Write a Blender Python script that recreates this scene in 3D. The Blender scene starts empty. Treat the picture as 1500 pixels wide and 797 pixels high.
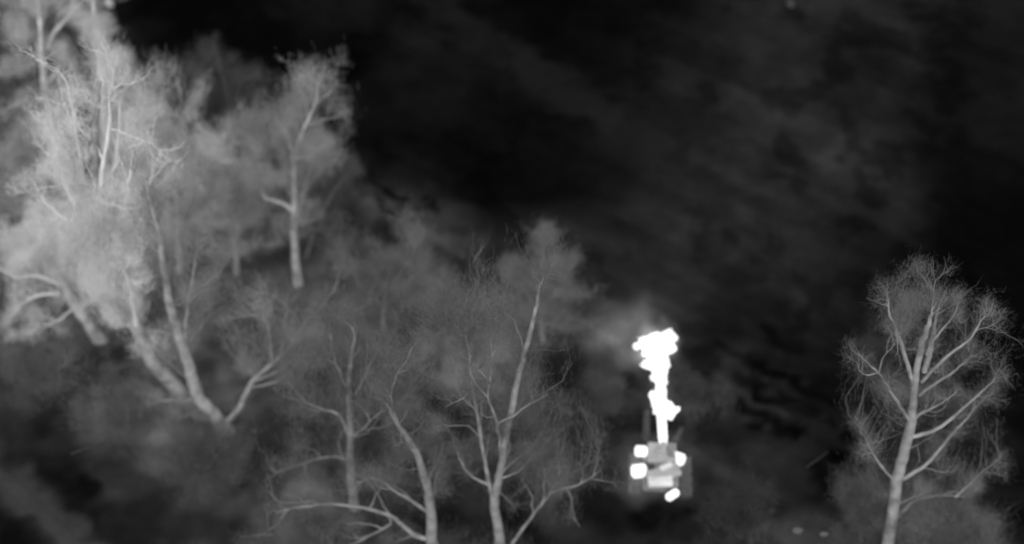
import bpy, bmesh, math
import numpy as np
from mathutils import Vector, Matrix

R = math.radians
sc = bpy.context.scene
C = sc.collection
rng = np.random.default_rng(7)

# ------------------------------------------------------------------ camera
CAM_H = 31.0
PITCH = R(42.0)
HFOV = R(36.0)
cam_d = bpy.data.cameras.new('camera')
cam = bpy.data.objects.new('camera', cam_d)
C.objects.link(cam)
cam.location = (0, 0, CAM_H)
cam.rotation_euler = (math.pi / 2 - PITCH, 0, 0)
cam_d.sensor_width = 36.0
cam_d.angle = HFOV
cam_d.clip_start = 0.5
cam_d.clip_end = 9000
cam_d.dof.use_dof = True                       # the soft thermal optic
cam_d.dof.focus_distance = 30.0
cam_d.dof.aperture_fstop = 0.165
sc.camera = cam

# ------------------------------------------------------------------ world and sun
SUN_EL, SUN_AZ = R(52), R(180)                 # from behind the camera
w = bpy.data.worlds.new('World')
sc.world = w
w.use_nodes = True
nt = w.node_tree
nt.nodes.clear()
sky = nt.nodes.new('ShaderNodeTexSky')
sky.sky_type = 'NISHITA'
sky.sun_disc = False
sky.sun_elevation = SUN_EL
sky.sun_rotation = SUN_AZ
bw = nt.nodes.new('ShaderNodeRGBToBW')         # the picture has no colour at all
bg = nt.nodes.new('ShaderNodeBackground')
bg.inputs['Strength'].default_value = 0.13
wo = nt.nodes.new('ShaderNodeOutputWorld')
nt.links.new(sky.outputs[0], bw.inputs[0])
nt.links.new(bw.outputs[0], bg.inputs[0])
nt.links.new(bg.outputs[0], wo.inputs[0])

sd = bpy.data.lights.new('sun', 'SUN')
sd.energy = 1.5
sd.angle = R(60)
so = bpy.data.objects.new('sun', sd)
C.objects.link(so)
so.rotation_euler = (math.pi / 2 - SUN_EL, 0, 0)

sc.view_settings.view_transform = 'Standard'
sc.view_settings.look = 'None'
sc.view_settings.exposure = 0.5
sc.view_settings.gamma = 1.0
sc.cycles.use_denoising = True
sc.cycles.max_bounces = 4

# ------------------------------------------------------------------ pixel <-> world
F = 750.0 / math.tan(HFOV / 2)
CP, SP = math.cos(PITCH), math.sin(PITCH)

def ray(px, py):
    a = (px - 750.0) / F
    b = (398.5 - py) / F
    return (a, CP + b * SP, -SP + b * CP)

def on_ground(px, py, z=0.0):
    d = ray(px, py)
    t = (z - CAM_H) / d[2]
    return Vector((d[0] * t, d[1] * t, z))

def on_plane(px, py, Y):
    d = ray(px, py)
    t = Y / d[1]
    return Vector((d[0] * t, Y, CAM_H + d[2] * t))

def project(x, y, z):
    zz = z - CAM_H
    dep = y * CP - zz * SP
    up = y * SP + zz * CP
    dep = np.maximum(dep, 0.5)
    return 750 + F * x / dep, 398.5 - F * up / dep

def srgb2lin(v):
    v = np.asarray(v, dtype=float) / 255.0
    return np.where(v <= 0.04045, v / 12.92, ((v + 0.055) / 1.055) ** 2.4)

# ------------------------------------------------------------------ noise
PERM = np.random.default_rng(11).random((256, 256))

def vnoise(x, y):
    xi = np.floor(x).astype(int); yi = np.floor(y).astype(int)
    fx = x - xi; fy = y - yi
    fx = fx * fx * (3 - 2 * fx); fy = fy * fy * (3 - 2 * fy)
    a = PERM[xi % 256, yi % 256]; b = PERM[(xi + 1) % 256, yi % 256]
    c = PERM[xi % 256, (yi + 1) % 256]; d = PERM[(xi + 1) % 256, (yi + 1) % 256]
    return (a * (1 - fx) + b * fx) * (1 - fy) + (c * (1 - fx) + d * fx) * fy

def fbm(x, y, o=4):
    s = 0; a = 0.5; t = 0
    for i in range(o):
        s = s + a * vnoise(x + 17.3 * i, y + 5.1 * i); t += a
        x = x * 2.03; y = y * 2.03; a *= 0.5
    return s / t

# ------------------------------------------------------------------ ground cover map (what grows or lies there; lightened under trees to offset their shade)
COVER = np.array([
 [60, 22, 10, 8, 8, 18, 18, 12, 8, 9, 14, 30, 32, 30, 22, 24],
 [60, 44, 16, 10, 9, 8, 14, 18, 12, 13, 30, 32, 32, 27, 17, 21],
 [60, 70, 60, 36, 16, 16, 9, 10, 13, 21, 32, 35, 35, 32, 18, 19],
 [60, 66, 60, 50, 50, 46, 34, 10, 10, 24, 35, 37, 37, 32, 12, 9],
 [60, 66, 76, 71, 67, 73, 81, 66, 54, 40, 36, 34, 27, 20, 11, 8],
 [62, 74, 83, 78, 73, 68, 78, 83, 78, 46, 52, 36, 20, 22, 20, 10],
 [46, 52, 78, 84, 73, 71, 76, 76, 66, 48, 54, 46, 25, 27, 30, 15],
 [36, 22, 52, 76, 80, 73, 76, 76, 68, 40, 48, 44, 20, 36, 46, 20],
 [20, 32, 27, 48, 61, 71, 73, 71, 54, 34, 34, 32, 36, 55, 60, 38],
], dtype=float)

STROKES = [  # x1 y1 x2 y2 half-width level strength
 (1040, 505, 1082, 522, 8, 10, .8), (1095, 530, 1165, 565, 8, 7, .95), (1165, 565, 1215, 590, 9, 8, .9),
 (1120, 580, 1182, 608, 11, 6, .95), (1090, 605, 1165, 638, 14, 6, .95), (1195, 620, 1216, 622, 7, 7, .9),
 (1235, 635, 1262, 650, 7, 8, .9), (1215, 662, 1255, 684, 12, 5, .95), (1105, 483, 1140, 496, 7, 9, .8),
 (1200, 700, 1250, 722, 18, 7, .85), (1160, 500, 1235, 540, 10, 12, .5), (1262, 566, 1282, 568, 5, 6, .9),
 (1260, 610, 1278, 624, 9, 10, .8), (1085, 560, 1110, 570, 8, 14, .7),
 (545, 258, 602, 288, 6, 4, .95), (542, 292, 592, 314, 8, 16, .8), (632, 299, 636, 300, 8, 4, .9),
 (500, 235, 560, 262, 8, 20, .5), (600, 250, 660, 270, 10, 14, .5),
 (815, 520, 835, 545, 42, 24, .8), (865, 735, 905, 750, 32, 16, .8), (790, 690, 800, 700, 16, 40, .6),
 (945, 752, 990, 755, 22, 6, .9), (1030, 520, 1034, 640, 12, 16, .6), (905, 560, 912, 575, 10, 16, .6),
 (395, 632, 450, 642, 22, 40, .75), (140, 532, 185, 515, 8, 34, .8), (70, 528, 130, 536, 8, 40, .6),
 (95, 550, 110, 548, 14, 34, .6), (190, 545, 196, 548, 10, 42, .7), (238, 568, 250, 584, 8, 38, .8),
 (110, 720, 118, 765, 26, 9, .9), (60, 690, 100, 760, 24, 18, .7), (170, 690, 240, 720, 26, 26, .6),
 (455, 566, 470, 572, 14, 40, .8), (520, 545, 600, 548, 14, 44, .7), (545, 610, 600, 625, 20, 48, .6),
 (660, 700, 700, 745, 22, 46, .6), (325, 500, 345, 490, 26, 48, .6), (205, 760, 330, 775, 30, 26, .6),
 (640, 8, 760, 92, 22, 27, .7), (760, 92, 880, 168, 24, 29, .75), (880, 168, 1060, 300, 26, 30, .6),
 (560, 150, 690, 100, 40, 17, .6), (600, 150, 640, 165, 22, 20, .5),
 (-20, 672, 110, 800, 26, 60, .9), (110, 800, 150, 840, 26, 60, .9),
 (500, 276, 640, 330, 8, 46, .5), (1380, 60, 1400, 300, 26, 9, .7), (1420, 330, 1500, 340, 50, 7, .8),
 (1390, 470, 1480, 560, 40, 8, .85), (1435, 0, 1470, 10, 28, 26, .6), (1330, 0, 1400, 60, 16, 9, .6),
 (880, 575, 900, 590, 14, 56, .7), (985, 565, 1012, 575, 14, 50, .7), (860, 500, 905, 480, 26, 72, .6),
 (1155, 690, 1165, 720, 24, 38, .5), (1170, 783, 1240, 800, 26, 66, .7), (930, 650, 920, 700, 18, 56, .6),
 (260, 105, 330, 95, 12, 26, .6), (420, 8, 520, 20, 26, 20, .6), (300, 20, 420, 70, 40, 6, .8),
]

def cover_level(px, py, x, y):
    """grey level of the ground cover; px,py: where the spot lies in plan as seen from the drone"""
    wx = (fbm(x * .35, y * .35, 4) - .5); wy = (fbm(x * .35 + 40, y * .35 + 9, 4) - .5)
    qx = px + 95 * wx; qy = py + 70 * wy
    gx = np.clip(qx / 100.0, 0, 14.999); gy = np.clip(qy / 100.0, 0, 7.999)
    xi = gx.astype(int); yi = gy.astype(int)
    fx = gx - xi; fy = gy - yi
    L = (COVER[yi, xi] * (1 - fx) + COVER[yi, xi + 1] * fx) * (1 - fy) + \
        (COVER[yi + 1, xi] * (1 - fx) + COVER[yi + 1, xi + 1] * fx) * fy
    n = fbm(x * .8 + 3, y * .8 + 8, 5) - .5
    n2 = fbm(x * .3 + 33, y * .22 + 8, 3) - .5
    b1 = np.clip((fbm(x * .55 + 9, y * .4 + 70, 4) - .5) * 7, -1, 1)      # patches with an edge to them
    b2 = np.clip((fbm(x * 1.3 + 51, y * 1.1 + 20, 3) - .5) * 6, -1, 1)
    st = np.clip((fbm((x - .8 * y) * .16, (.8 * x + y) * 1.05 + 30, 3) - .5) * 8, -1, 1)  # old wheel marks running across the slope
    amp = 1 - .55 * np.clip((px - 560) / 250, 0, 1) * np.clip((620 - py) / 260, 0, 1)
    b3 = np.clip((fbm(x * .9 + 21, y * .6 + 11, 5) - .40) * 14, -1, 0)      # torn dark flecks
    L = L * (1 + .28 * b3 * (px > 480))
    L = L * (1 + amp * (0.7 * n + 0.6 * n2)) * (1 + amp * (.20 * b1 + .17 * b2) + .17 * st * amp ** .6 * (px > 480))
    rx = px + 26 * (fbm(x * 1.6, y * 1.6, 3) - .5) * 2
    ry = py + 20 * (fbm(x * 1.6 + 60, y * 1.6, 3) - .5) * 2
    dip = np.zeros_like(L)
    n3 = fbm(x * 1.5 + 13, y * 2.1 + 77, 4)
    for (x1, y1, x2, y2, hw, lev, st) in STROKES:
        dx, dy = x2 - x1, y2 - y1
        t = np.clip(((rx - x1) * dx + (ry - y1) * dy) / (dx * dx + dy * dy + 1e-9), 0, 1)
        d = np.hypot(rx - x1 - t * dx, ry - y1 - t * dy)
        m = np.clip(1.25 - .75 * d / hw, 0, 1)
        m = m * m * (3 - 2 * m) * st
        if lev < 12: m = m * np.clip(.62 + 2.2 * (n3 - .38), 0, 1)
        L = L * (1 - m) + lev * m
        if lev < 12 and hw < 16:
            dip = np.maximum(dip, m)
    return np.clip(L, 3.5, 120), dip

GAIN = 0.98    # picture value / albedo of level ground in this light

def ground_z(x, y, dip=0):
    x = np.asarray(x, float); y = np.asarray(y, float)
    return 0.5 * (fbm(x * .16 + 5, y * .16 + 2, 3) - .5) + 0.10 * (fbm(x * 1.1, y * 1.1, 2) - .5) - 0.03 * dip

def gz(x, y):
    return float(ground_z(np.array([x]), np.array([y]))[0])

# ------------------------------------------------------------------ helpers
def set_props(o, label=None, cat=None, group=None, kind=None):
    if label: o['label'] = label
    if cat: o['category'] = cat
    if group: o['group'] = group
    if kind: o['kind'] = kind
    return o

def empty(name, loc, rz=0):
    o = bpy.data.objects.new(name, None)
    C.objects.link(o)
    o.location = loc
    o.rotation_euler = (0, 0, rz)
    o.empty_display_size = .3
    return o

def mesh_np(name, V, Fq, mat, parent=None, smooth=True, origin=None):
    """quads or tris from numpy arrays"""
    V = np.asarray(V, dtype=np.float32).reshape(-1, 3)
    if origin is not None:
        V = V - np.array(origin, dtype=np.float32)
    me = bpy.data.meshes.new(name)
    k = Fq.shape[1]
    me.vertices.add(len(V)); me.vertices.foreach_set('co', V.ravel())
    me.loops.add(Fq.size); me.loops.foreach_set('vertex_index', Fq.astype(np.int32).ravel())
    me.polygons.add(len(Fq))
    me.polygons.foreach_set('loop_start', np.arange(0, Fq.size, k, dtype=np.int32))
    me.polygons.foreach_set('loop_total', np.full(len(Fq), k, dtype=np.int32))
    me.polygons.foreach_set('use_smooth', np.full(len(Fq), smooth))
    me.update(calc_edges=True)
    me.materials.append(mat)
    o = bpy.data.objects.new(name, me)
    C.objects.link(o)
    if parent: o.parent = parent
    return o

def mesh_bm(name, bm, mat, parent=None, smooth=False):
    me = bpy.data.meshes.new(name)
    bm.to_mesh(me); bm.free()
    for p in me.polygons: p.use_smooth = smooth
    me.materials.append(mat)
    o = bpy.data.objects.new(name, me)
    C.objects.link(o)
    if parent: o.parent = parent
    return o

def material(name, albedo, var=.35, scale=3.0, rough=.9, bump=.3):
    m = bpy.data.materials.new(name); m.use_nodes = True
    t = m.node_tree; b = t.nodes['Principled BSDF']
    b.inputs['Roughness'].default_value = rough
    b.inputs['Specular IOR Level'].default_value = 0.15
    tc = t.nodes.new('ShaderNodeTexCoord')
    n = t.nodes.new('ShaderNodeTexNoise'); n.inputs['Scale'].default_value = scale; n.inputs['Detail'].default_value = 5
    r = t.nodes.new('ShaderNodeValToRGB')
    lo, hi = albedo * (1 - var), min(albedo * (1 + var), .85)
    r.color_ramp.elements[0].position = .3; r.color_ramp.elements[1].position = .7
    r.color_ramp.elements[0].color = (lo, lo, lo, 1); r.color_ramp.elements[1].color = (hi, hi, hi, 1)
    t.links.new(tc.outputs['Object'], n.inputs['Vector'])
    t.links.new(n.outputs['Fac'], r.inputs['Fac'])
    t.links.new(r.outputs['Color'], b.inputs['Base Color'])
    if bump:
        n2 = t.nodes.new('ShaderNodeTexNoise'); n2.inputs['Scale'].default_value = scale * 5
        bp = t.nodes.new('ShaderNodeBump'); bp.inputs['Strength'].default_value = bump; bp.inputs['Distance'].default_value = .03
        t.links.new(tc.outputs['Object'], n2.inputs['Vector'])
        t.links.new(n2.outputs['Fac'], bp.inputs['Height'])
        t.links.new(bp.outputs['Normal'], b.inputs['Normal'])
    return m

def glow(name, strength):
    m = bpy.data.materials.new(name); m.use_nodes = True
    b = m.node_tree.nodes['Principled BSDF']
    b.inputs['Base Color'].default_value = (.4, .4, .4, 1)
    b.inputs['Emission Color'].default_value = (1, 1, 1, 1)
    b.inputs['Emission Strength'].default_value = strength
    return m

def cover_material(name):
    m = bpy.data.materials.new(name); m.use_nodes = True
    t = m.node_tree; b = t.nodes['Principled BSDF']
    b.inputs['Roughness'].default_value = 1.0
    b.inputs['Specular IOR Level'].default_value = 0.0
    a = t.nodes.new('ShaderNodeAttribute'); a.attribute_name = 'cover'
    tc = t.nodes.new('ShaderNodeTexCoord')
    n = t.nodes.new('ShaderNodeTexNoise'); n.inputs['Scale'].default_value = 2.2; n.inputs['Detail'].default_value = 6
    mr = t.nodes.new('ShaderNodeMapRange')
    mr.inputs['From Min'].default_value = .3; mr.inputs['From Max'].default_value = .7
    mr.inputs['To Min'].default_value = .88; mr.inputs['To Max'].default_value = 1.12
    mx = t.nodes.new('ShaderNodeMix'); mx.data_type = 'RGBA'; mx.blend_type = 'MULTIPLY'
    mx.inputs['Factor'].default_value = 1
    t.links.new(tc.outputs['Object'], n.inputs['Vector'])
    t.links.new(n.outputs['Fac'], mr.inputs['Value'])
    t.links.new(a.outputs['Color'], mx.inputs[6])
    t.links.new(mr.outputs['Result'], mx.inputs[7])
    t.links.new(mx.outputs[2], b.inputs['Base Color'])
    return m

M_GROUND = cover_material('ground_cover')

def add_cover(o, L):
    alb = srgb2lin(L) / GAIN
    col = np.ones((len(alb), 4), dtype=np.float32)
    col[:, 0] = col[:, 1] = col[:, 2] = alb
    at = o.data.attributes.new('cover', 'FLOAT_COLOR', 'POINT')
    at.data.foreach_set('color', col.ravel())

# ------------------------------------------------------------------ ground
def axis(a, b, step, far):
    core = np.arange(a, b + step / 2, step)
    lo, hi = [], []
    s, v = step, a
    while v > -far:
        s *= 1.5; v -= s; lo.append(v)
    s, v = step, b
    while v < far:
        s *= 1.5; v += s; hi.append(v)
    return np.concatenate([np.array(lo[::-1]), core, np.array(hi)])

gxs = axis(-20, 20, .1, 4000); gys = axis(21, 54, .1, 4000)
GX, GY = np.meshgrid(gxs, gys)
gx, gy = GX.ravel(), GY.ravel()
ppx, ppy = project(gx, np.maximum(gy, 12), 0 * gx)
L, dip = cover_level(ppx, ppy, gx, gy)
fade = np.clip(1 - (np.hypot(gx, gy - 35) - 60) / 100, 0, 1)
gzv = ground_z(gx, gy, dip) * fade
nx, ny = len(gxs), len(gys)
ii = (np.arange(ny - 1)[:, None] * nx + np.arange(nx - 1)[None, :]).ravel()
quads = np.stack([ii, ii + 1, ii + nx + 1, ii + nx], 1)
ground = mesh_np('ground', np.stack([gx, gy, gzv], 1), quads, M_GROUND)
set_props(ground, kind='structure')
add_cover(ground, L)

def track_strip(name, pix, half_w):
    pts = [on_ground(*p) for p in pix]
    P = np.array([[p.x, p.y] for p in pts])
    seg = np.hypot(*np.diff(P, axis=0).T); cum = np.concatenate([[0], np.cumsum(seg)])
    s = np.arange(0, cum[-1], .15)
    cx = np.interp(s, cum, P[:, 0]); cy = np.interp(s, cum, P[:, 1])
    tx, ty = np.gradient(cx), np.gradient(cy); l = np.hypot(tx, ty); tx /= l; ty /= l
    u = np.linspace(-1, 1, 15)
    wv = half_w * (1 + .35 * (fbm(s * .7, s * 0 + half_w, 3) - .5) * 2)
    X = cx[:, None] - ty[:, None] * u * wv[:, None]
    Y = cy[:, None] + tx[:, None] * u * wv[:, None]
    x, y = X.ravel(), Y.ravel()
    px, py = project(x, y, 0 * x)
    L, dip = cover_level(px, py, x, y)
    prof = np.tile(.05 * (1 - np.abs(u) ** 3) - .03 - .03 * np.exp(-((np.abs(u) - .5) / .15) ** 2), len(s))
    z = ground_z(x, y, dip) + prof
    k = len(u)
    ii = (np.arange(len(s) - 1)[:, None] * k + np.arange(k - 1)[None, :]).ravel()
    o = mesh_np(name, np.stack([x, y, z], 1), np.stack([ii, ii + 1, ii + k + 1, ii + k], 1), M_GROUND)
    set_props(o, kind='structure')
    add_cover(o, L)

track_strip('dirt_track', [(560, -60), (640, 8), (760, 92), (880, 168), (1060, 300)], .55)
track_strip('dirt_path', [(-60, 632), (-20, 672), (110, 800), (160, 850)], .55)

# ------------------------------------------------------------------ tubes and twigs
def smooth_poly(P, k=4):
    P = np.asarray(P, float)
    if len(P) < 3: k = max(k, 4)
    Q = np.vstack([2 * P[0] - P[1], P, 2 * P[-1] - P[-2]])
    out = []
    for i in range(1, len(Q) - 2):
        p0, p1, p2, p3 = Q[i - 1], Q[i], Q[i + 1], Q[i + 2]
        for t in np.linspace(0, 1, k, endpoint=False):
            out.append(.5 * ((2 * p1) + (-p0 + p2) * t + (2 * p0 - 5 * p1 + 4 * p2 - p3) * t * t + (-p0 + 3 * p1 - 3 * p2 + p3) * t ** 3))
    out.append(P[-1])
    return np.array(out)

def tubes(P, Rr, sides):
    """P: (N,K,3) polylines, Rr: (N,K) radii -> verts, quads"""
    N, K, _ = P.shape
    T = np.gradient(P, axis=1); T /= np.linalg.norm(T, axis=2, keepdims=True) + 1e-9
    ref = np.where(np.abs(T[..., 1:2]) > .9, np.array([1., 0, 0]), np.array([0, 1., 0]))
    A = np.cross(T, ref); A /= np.linalg.norm(A, axis=2, keepdims=True) + 1e-9
    B = np.cross(T, A)
    ang = np.arange(sides) * 2 * np.pi / sides
    V = P[:, :, None, :] + Rr[:, :, None, None] * (np.cos(ang)[None, None, :, None] * A[:, :, None, :] + np.sin(ang)[None, None, :, None] * B[:, :, None, :])
    base = (np.arange(N)[:, None, None] * K + np.arange(K - 1)[None, :, None]) * sides
    j = np.arange(sides)[None, None, :]; j2 = (j + 1) % sides
    q = np.stack([base + j, base + j2, base + sides + j2, base + sides + j], -1).reshape(-1, 4)
    return V.reshape(-1, 3), q

def cones(A, B, r):
    """slivers of twig, a few millimetres wide"""
    n = len(A)
    T = unit(B - A)
    X = unit(np.cross(T, rng.normal(size=(n, 3)))) * r[:, None]
    V = np.stack([A - X, A + X, B], 1).reshape(-1, 3)
    return V, np.arange(n * 3).reshape(-1, 3)

TWIGS = 13

def merge(parts):
    Vs, Qs, n = [], [], 0
    for v, q in parts:
        Vs.append(v); Qs.append(q + n); n += len(v)
    return np.vstack(Vs), np.vstack(Qs)

def unit(a):
    return a / (np.linalg.norm(a, axis=-1, keepdims=True) + 1e-9)

def puff_twigs(skel, puffs, Y0, twig_r, tl, web=0, gap=.47):
    """skel: wood points twigs hang from. A puff is (px, py, rx, ry, dy, clumps, twigs per clump)."""
    br, trs = [], []
    for (px, py, rx, ry, dy, nc, nt_) in puffs:
        c = on_plane(px, py, Y0 + dy); c = np.array(c)
        m = (Y0 + dy) / ray(px, py)[1] / F
        nc = int(nc * 1.7); nt_ = max(4, int(nt_ / 1.7))
        d = np.clip(rng.normal(size=(nc, 3)) * .52, -1.35, 1.35)
        # an uneven outline: stretch by a direction-dependent factor
        d *= (1 + .3 * np.sin(d[:, :1] * 5 + px) * np.cos(d[:, 2:3] * 4 + py))
        rz = ry * m / CP
        cen = c + d * np.array([rx * m, .55 * (rx + ry) * m * .6, rz])
        cen[:, 2] = np.maximum(cen[:, 2], .25)
        g = fbm(cen[:, 0] * .85 + cen[:, 1] * .5, cen[:, 2] * .75 + cen[:, 1] * .4 + 50, 3)   # gaps between the boughs
        cen = cen[g > gap]
        nc = len(cen)
        if nc < 2: continue
        # nearest wood, preferring wood that lies lower
        D = np.linalg.norm(skel[None] - cen[:, None] + np.array([0, 0, .45])[None, None] * 1.0, axis=2)
        D = D + rng.random(D.shape) * .25 * D
        q = skel[np.argmin(D, axis=1)]
        K = 5
        t = np.linspace(0, 1, K)[None, :, None]
        v = cen - q
        ln = np.linalg.norm(v, axis=1, keepdims=True)
        bend = rng.normal(size=(nc, 3)) * .10 * ln - np.array([0, 0, .10]) * ln
        P = q[:, None] + v[:, None] * t + bend[:, None] * (4 * t * (1 - t)) + rng.normal(size=(nc, K, 3)) * .04 * ln[:, None] * (t > 0) * (t < 1)
        r0 = np.clip(.003 + .0035 * ln, .004, .016)
        br.append(tubes(P, r0 * np.linspace(1, .35, K)[None], 3))
        nt_ = int(nt_ * TWIGS)
        cnt = (nt_ * np.exp(rng.normal(size=nc) * .6 - .1)).astype(int)
        idx = np.repeat(np.arange(nc), cnt)
        n = len(idx)
        tt = .15 + .85 * rng.random(n) ** .8
        s = tt * (K - 1); i0 = np.minimum(s.astype(int), K - 2); f = (s - i0)[:, None]
        A0 = P[idx, i0] * (1 - f) + P[idx, i0 + 1] * f
        bd = unit(v)[idx]
        size = tl * (0.45 + rng.random(n)) * np.clip(ln[idx, 0] * .6, .5, 1.15)
        dr = unit(bd * .45 + rng.normal(size=(n, 3)) * .48 + np.array([0, 0, .62]))
        A0 = A0 + rng.normal(size=(n, 3)) * .13
        rr = twig_r * (.7 + .6 * rng.random(n))
        trs.append(cones(A0, A0 + dr * size[:, None], rr))
    n = int(web)
    if n:
        A0 = skel[rng.integers(0, len(skel), n)] + rng.normal(size=(n, 3)) * .10
        dr = unit(rng.normal(size=(n, 3)) + np.array([0, 0, .5]))
        trs.append(cones(A0, A0 + dr * (tl * .7 * (.4 + rng.random(n)))[:, None], np.full(n, twig_r * .8)))
    return (merge(br) if br else None), merge(trs)

def fork(P, L, r, n, rs, up=.35, spread=.75, t0=.25, K=7):
    """n kinked side branches from the polyline P; L: their length, r: radius where they leave"""
    N = len(P)
    t = t0 + (1 - t0) * (np.arange(n) + rs.random(n)) / n
    s = t * (N - 1); i0 = np.minimum(s.astype(int), N - 2); f = (s - i0)[:, None]
    A = P[i0] * (1 - f) + P[i0 + 1] * f
    T = unit(P[np.minimum(i0 + 1, N - 1)] - P[np.maximum(i0 - 1, 0)])
    d = unit(T + rs.normal(size=(n, 3)) * spread + np.array([0, 0, up]))
    ln = L * (.55 + .8 * rs.random(n)) * (1.15 - .6 * t)
    out = [A]
    for k in range(K - 1):
        d = unit(d + rs.normal(size=(n, 3)) * .24 + np.array([0, 0, .06]))
        out.append(out[-1] + d * (ln / (K - 1))[:, None])
    Q = np.stack(out, 1)
    Q[:, 1:, 2] = np.maximum(Q[:, 1:, 2], .15)
    rad = np.minimum(r, .012 * ln + .002)[:, None] * (.8 + .4 * rs.random((n, 1))) * np.linspace(1, .18, K)[None]
    rad = np.maximum(rad, .0025)
    return Q, rad

def to3d(pix, Y0, dy0=0., dy1=0.):
    n = len(pix)
    return np.array([on_plane(p[0], p[1], Y0 + dy0 + (dy1 - dy0) * i / max(n - 1, 1)) for i, p in enumerate(pix)])

def woody(name, P3, w0, w1, mat, parent, origin, sides=9):
    P = smooth_poly(P3, 5)
    n = len(P)
    seg = np.linalg.norm(np.diff(P, axis=0), axis=1).mean()
    jit = np.random.default_rng(n * 7 + int(abs(P[0, 0]) * 100)).normal(size=(n, 3)) * min(.012, .06 * seg)
    jit[0] = 0
    P = P + jit
    t = np.linspace(0, 1, n)
    rad = w1 * .55 + (w0 - w1 * .55) * (1 - t) ** .8
    rad = rad * (1 + .12 * (fbm(t * 9 + P[0, 0], t * 0 + P[0, 1], 2) - .5) * 2)
    if name in ('trunk', 'stem'):
        h = np.concatenate([[0], np.cumsum(np.linalg.norm(np.diff(P, axis=0), axis=1))])
        rad = rad * (1 + .6 * np.exp(-h / .28))
    V, Q = tubes(P[None], rad[None], sides)
    return mesh_np(name, V, Q, mat, parent, origin=origin), P

def tree(name, label, trunk, wid, limbs, puffs, albedo, base=None, group=None, twig_albedo=None, mist=.62, web=14000, gap=.47, limb_albedo=None,
         twig_r=.0024, tl=.34, Y=None, cat='tree', trunk_name='trunk', forks=1):
    """trunk: list of photo positions from the foot up; wid: (foot, tip) width in photo pixels"""
    fx, fy = trunk[0]
    if Y is None:
        g = on_ground(fx, fy); Y0 = g.y
    else:
        Y0 = Y
    P3 = to3d(trunk, Y0, 0, 0)
    bx = P3[0][0] if base is None else base
    g0 = gz(bx, Y0)
    if P3[0][2] > g0 + .3:
        P3 = np.vstack([[bx, Y0, g0 - .15], P3])
    else:
        P3[0][2] = g0 - .15
    m = Y0 / ray(trunk[0][0], trunk[0][1])[1] / F
    org = (bx, Y0, g0)
    root = empty(name, org)
    set_props(root, label, cat, group)
    bark = material(name + '_bark', albedo, .42, 3.0, bump=.8)
    lbark = material(name + '_limb_bark', limb_albedo, .2, 3.0, bump=.6) if limb_albedo else bark
    tw = material(name + '_twig', twig_albedo or albedo, .2, 1.5, bump=0)
    _, PT = woody(trunk_name, P3, wid[0] * m * .42, wid[1] * m * .4, bark, root, org, 12)
    skel = [PT[len(PT) // 4:]]
    trk_len = np.linalg.norm(np.diff(PT, axis=0), axis=1).sum()
    woods = [(PT, min(trk_len * .7, 3.2), wid[0] * m * .5, 7)]
    lr = np.random.default_rng(abs(int(fx * 13 + fy)))
    for (pix, w0, w1) in limbs:
        e = lr.uniform(-.9, .9)
        # start on the trunk
        L3 = to3d(pix, Y0, 0, e)
        _, PL = woody('limb', L3, w0 * m * .36, w1 * m * .3, lbark, root, org, 7)
        skel.append(PL)
        woods.append((PL, np.linalg.norm(np.diff(PL, axis=0), axis=1).sum(), w0 * m * .5, 5))
    bs, bs2, bs3 = [], [], []
    for (PW, LW, rw, nb) in woods:
        tip = unit(PW[-1] - PW[-3]) * LW * .22
        Q, rad = fork(PW, LW * .42, rw * .34, max(1, round(nb * forks)), lr)
        bs.append((Q, rad)); skel.append(Q[:, 2:].reshape(-1, 3))
        for q in Q:
            Q2, rad2 = fork(q, LW * .2, rw * .16, 4, lr, t0=.3)
            for q2 in Q2:
                bs3.append(fork(q2, LW * .11, .0055, 3, lr, up=.45, t0=.25, K=5))
            bs2.append((Q2, rad2)); skel.append(Q2[:, 3:].reshape(-1, 3))
        Q3, rad3 = fork(PW[-max(3, len(PW) // 4):], min(LW * .3, .8), rw * .22, 3, lr, spread=.35, t0=.5)
        bs.append((Q3, rad3)); skel.append(Q3[:, 2:].reshape(-1, 3))
    V_, Q_ = merge([tubes(a, b, 5) for a, b in bs])
    o = mesh_np('side_branches', V_, Q_, lbark, root, origin=org); o['kind'] = 'stuff'
    V_, Q_ = merge([tubes(a, b, 4) for a, b in bs2] + [tubes(a, b, 3) for a, b in bs3])
    o = mesh_np('thin_branches', V_, Q_, tw, root, origin=org); o['kind'] = 'stuff'
    skel = np.vstack(skel)
    skel = skel[skel[:, 2] > .1]
    if len(skel) > 700: skel = skel[lr.permutation(len(skel))[:700]]
    nf = 1500      # dead grass round the foot
    fa = rng.normal(size=(nf, 2)) * .38
    FB = np.stack([bx + fa[:, 0], Y0 + fa[:, 1], 0 * fa[:, 0]], 1)
    FB[:, 2] = ground_z(FB[:, 0], FB[:, 1]) - .02
    FT = FB + unit(rng.normal(size=(nf, 3)) * .5 + np.array([0, 0, .8])) * (.12 + .3 * rng.random((nf, 1)))
    fv, fq = cones(FB, FT, np.full(nf, .003))
    o = mesh_np('foot_grass', fv, fq, M_GRASS, root, smooth=False, origin=org); o['kind'] = 'stuff'
    if puffs:
        br_, (tv, tq) = puff_twigs(skel, [(*p[:6], p[6] * mist) for p in puffs], Y0, twig_r, tl, web, gap)
        if br_:
            o = mesh_np('branches', *br_, tw, root, origin=org); o['kind'] = 'stuff'
        o = mesh_np('crown', tv, tq, tw, root, smooth=False, origin=org); o['kind'] = 'stuff'
    return root

# ------------------------------------------------------------------ trees
M_GRASS = material('dead_grass', .12, .3, 1.5, bump=0)
TG = 'bare trees of the wood edge'
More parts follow.
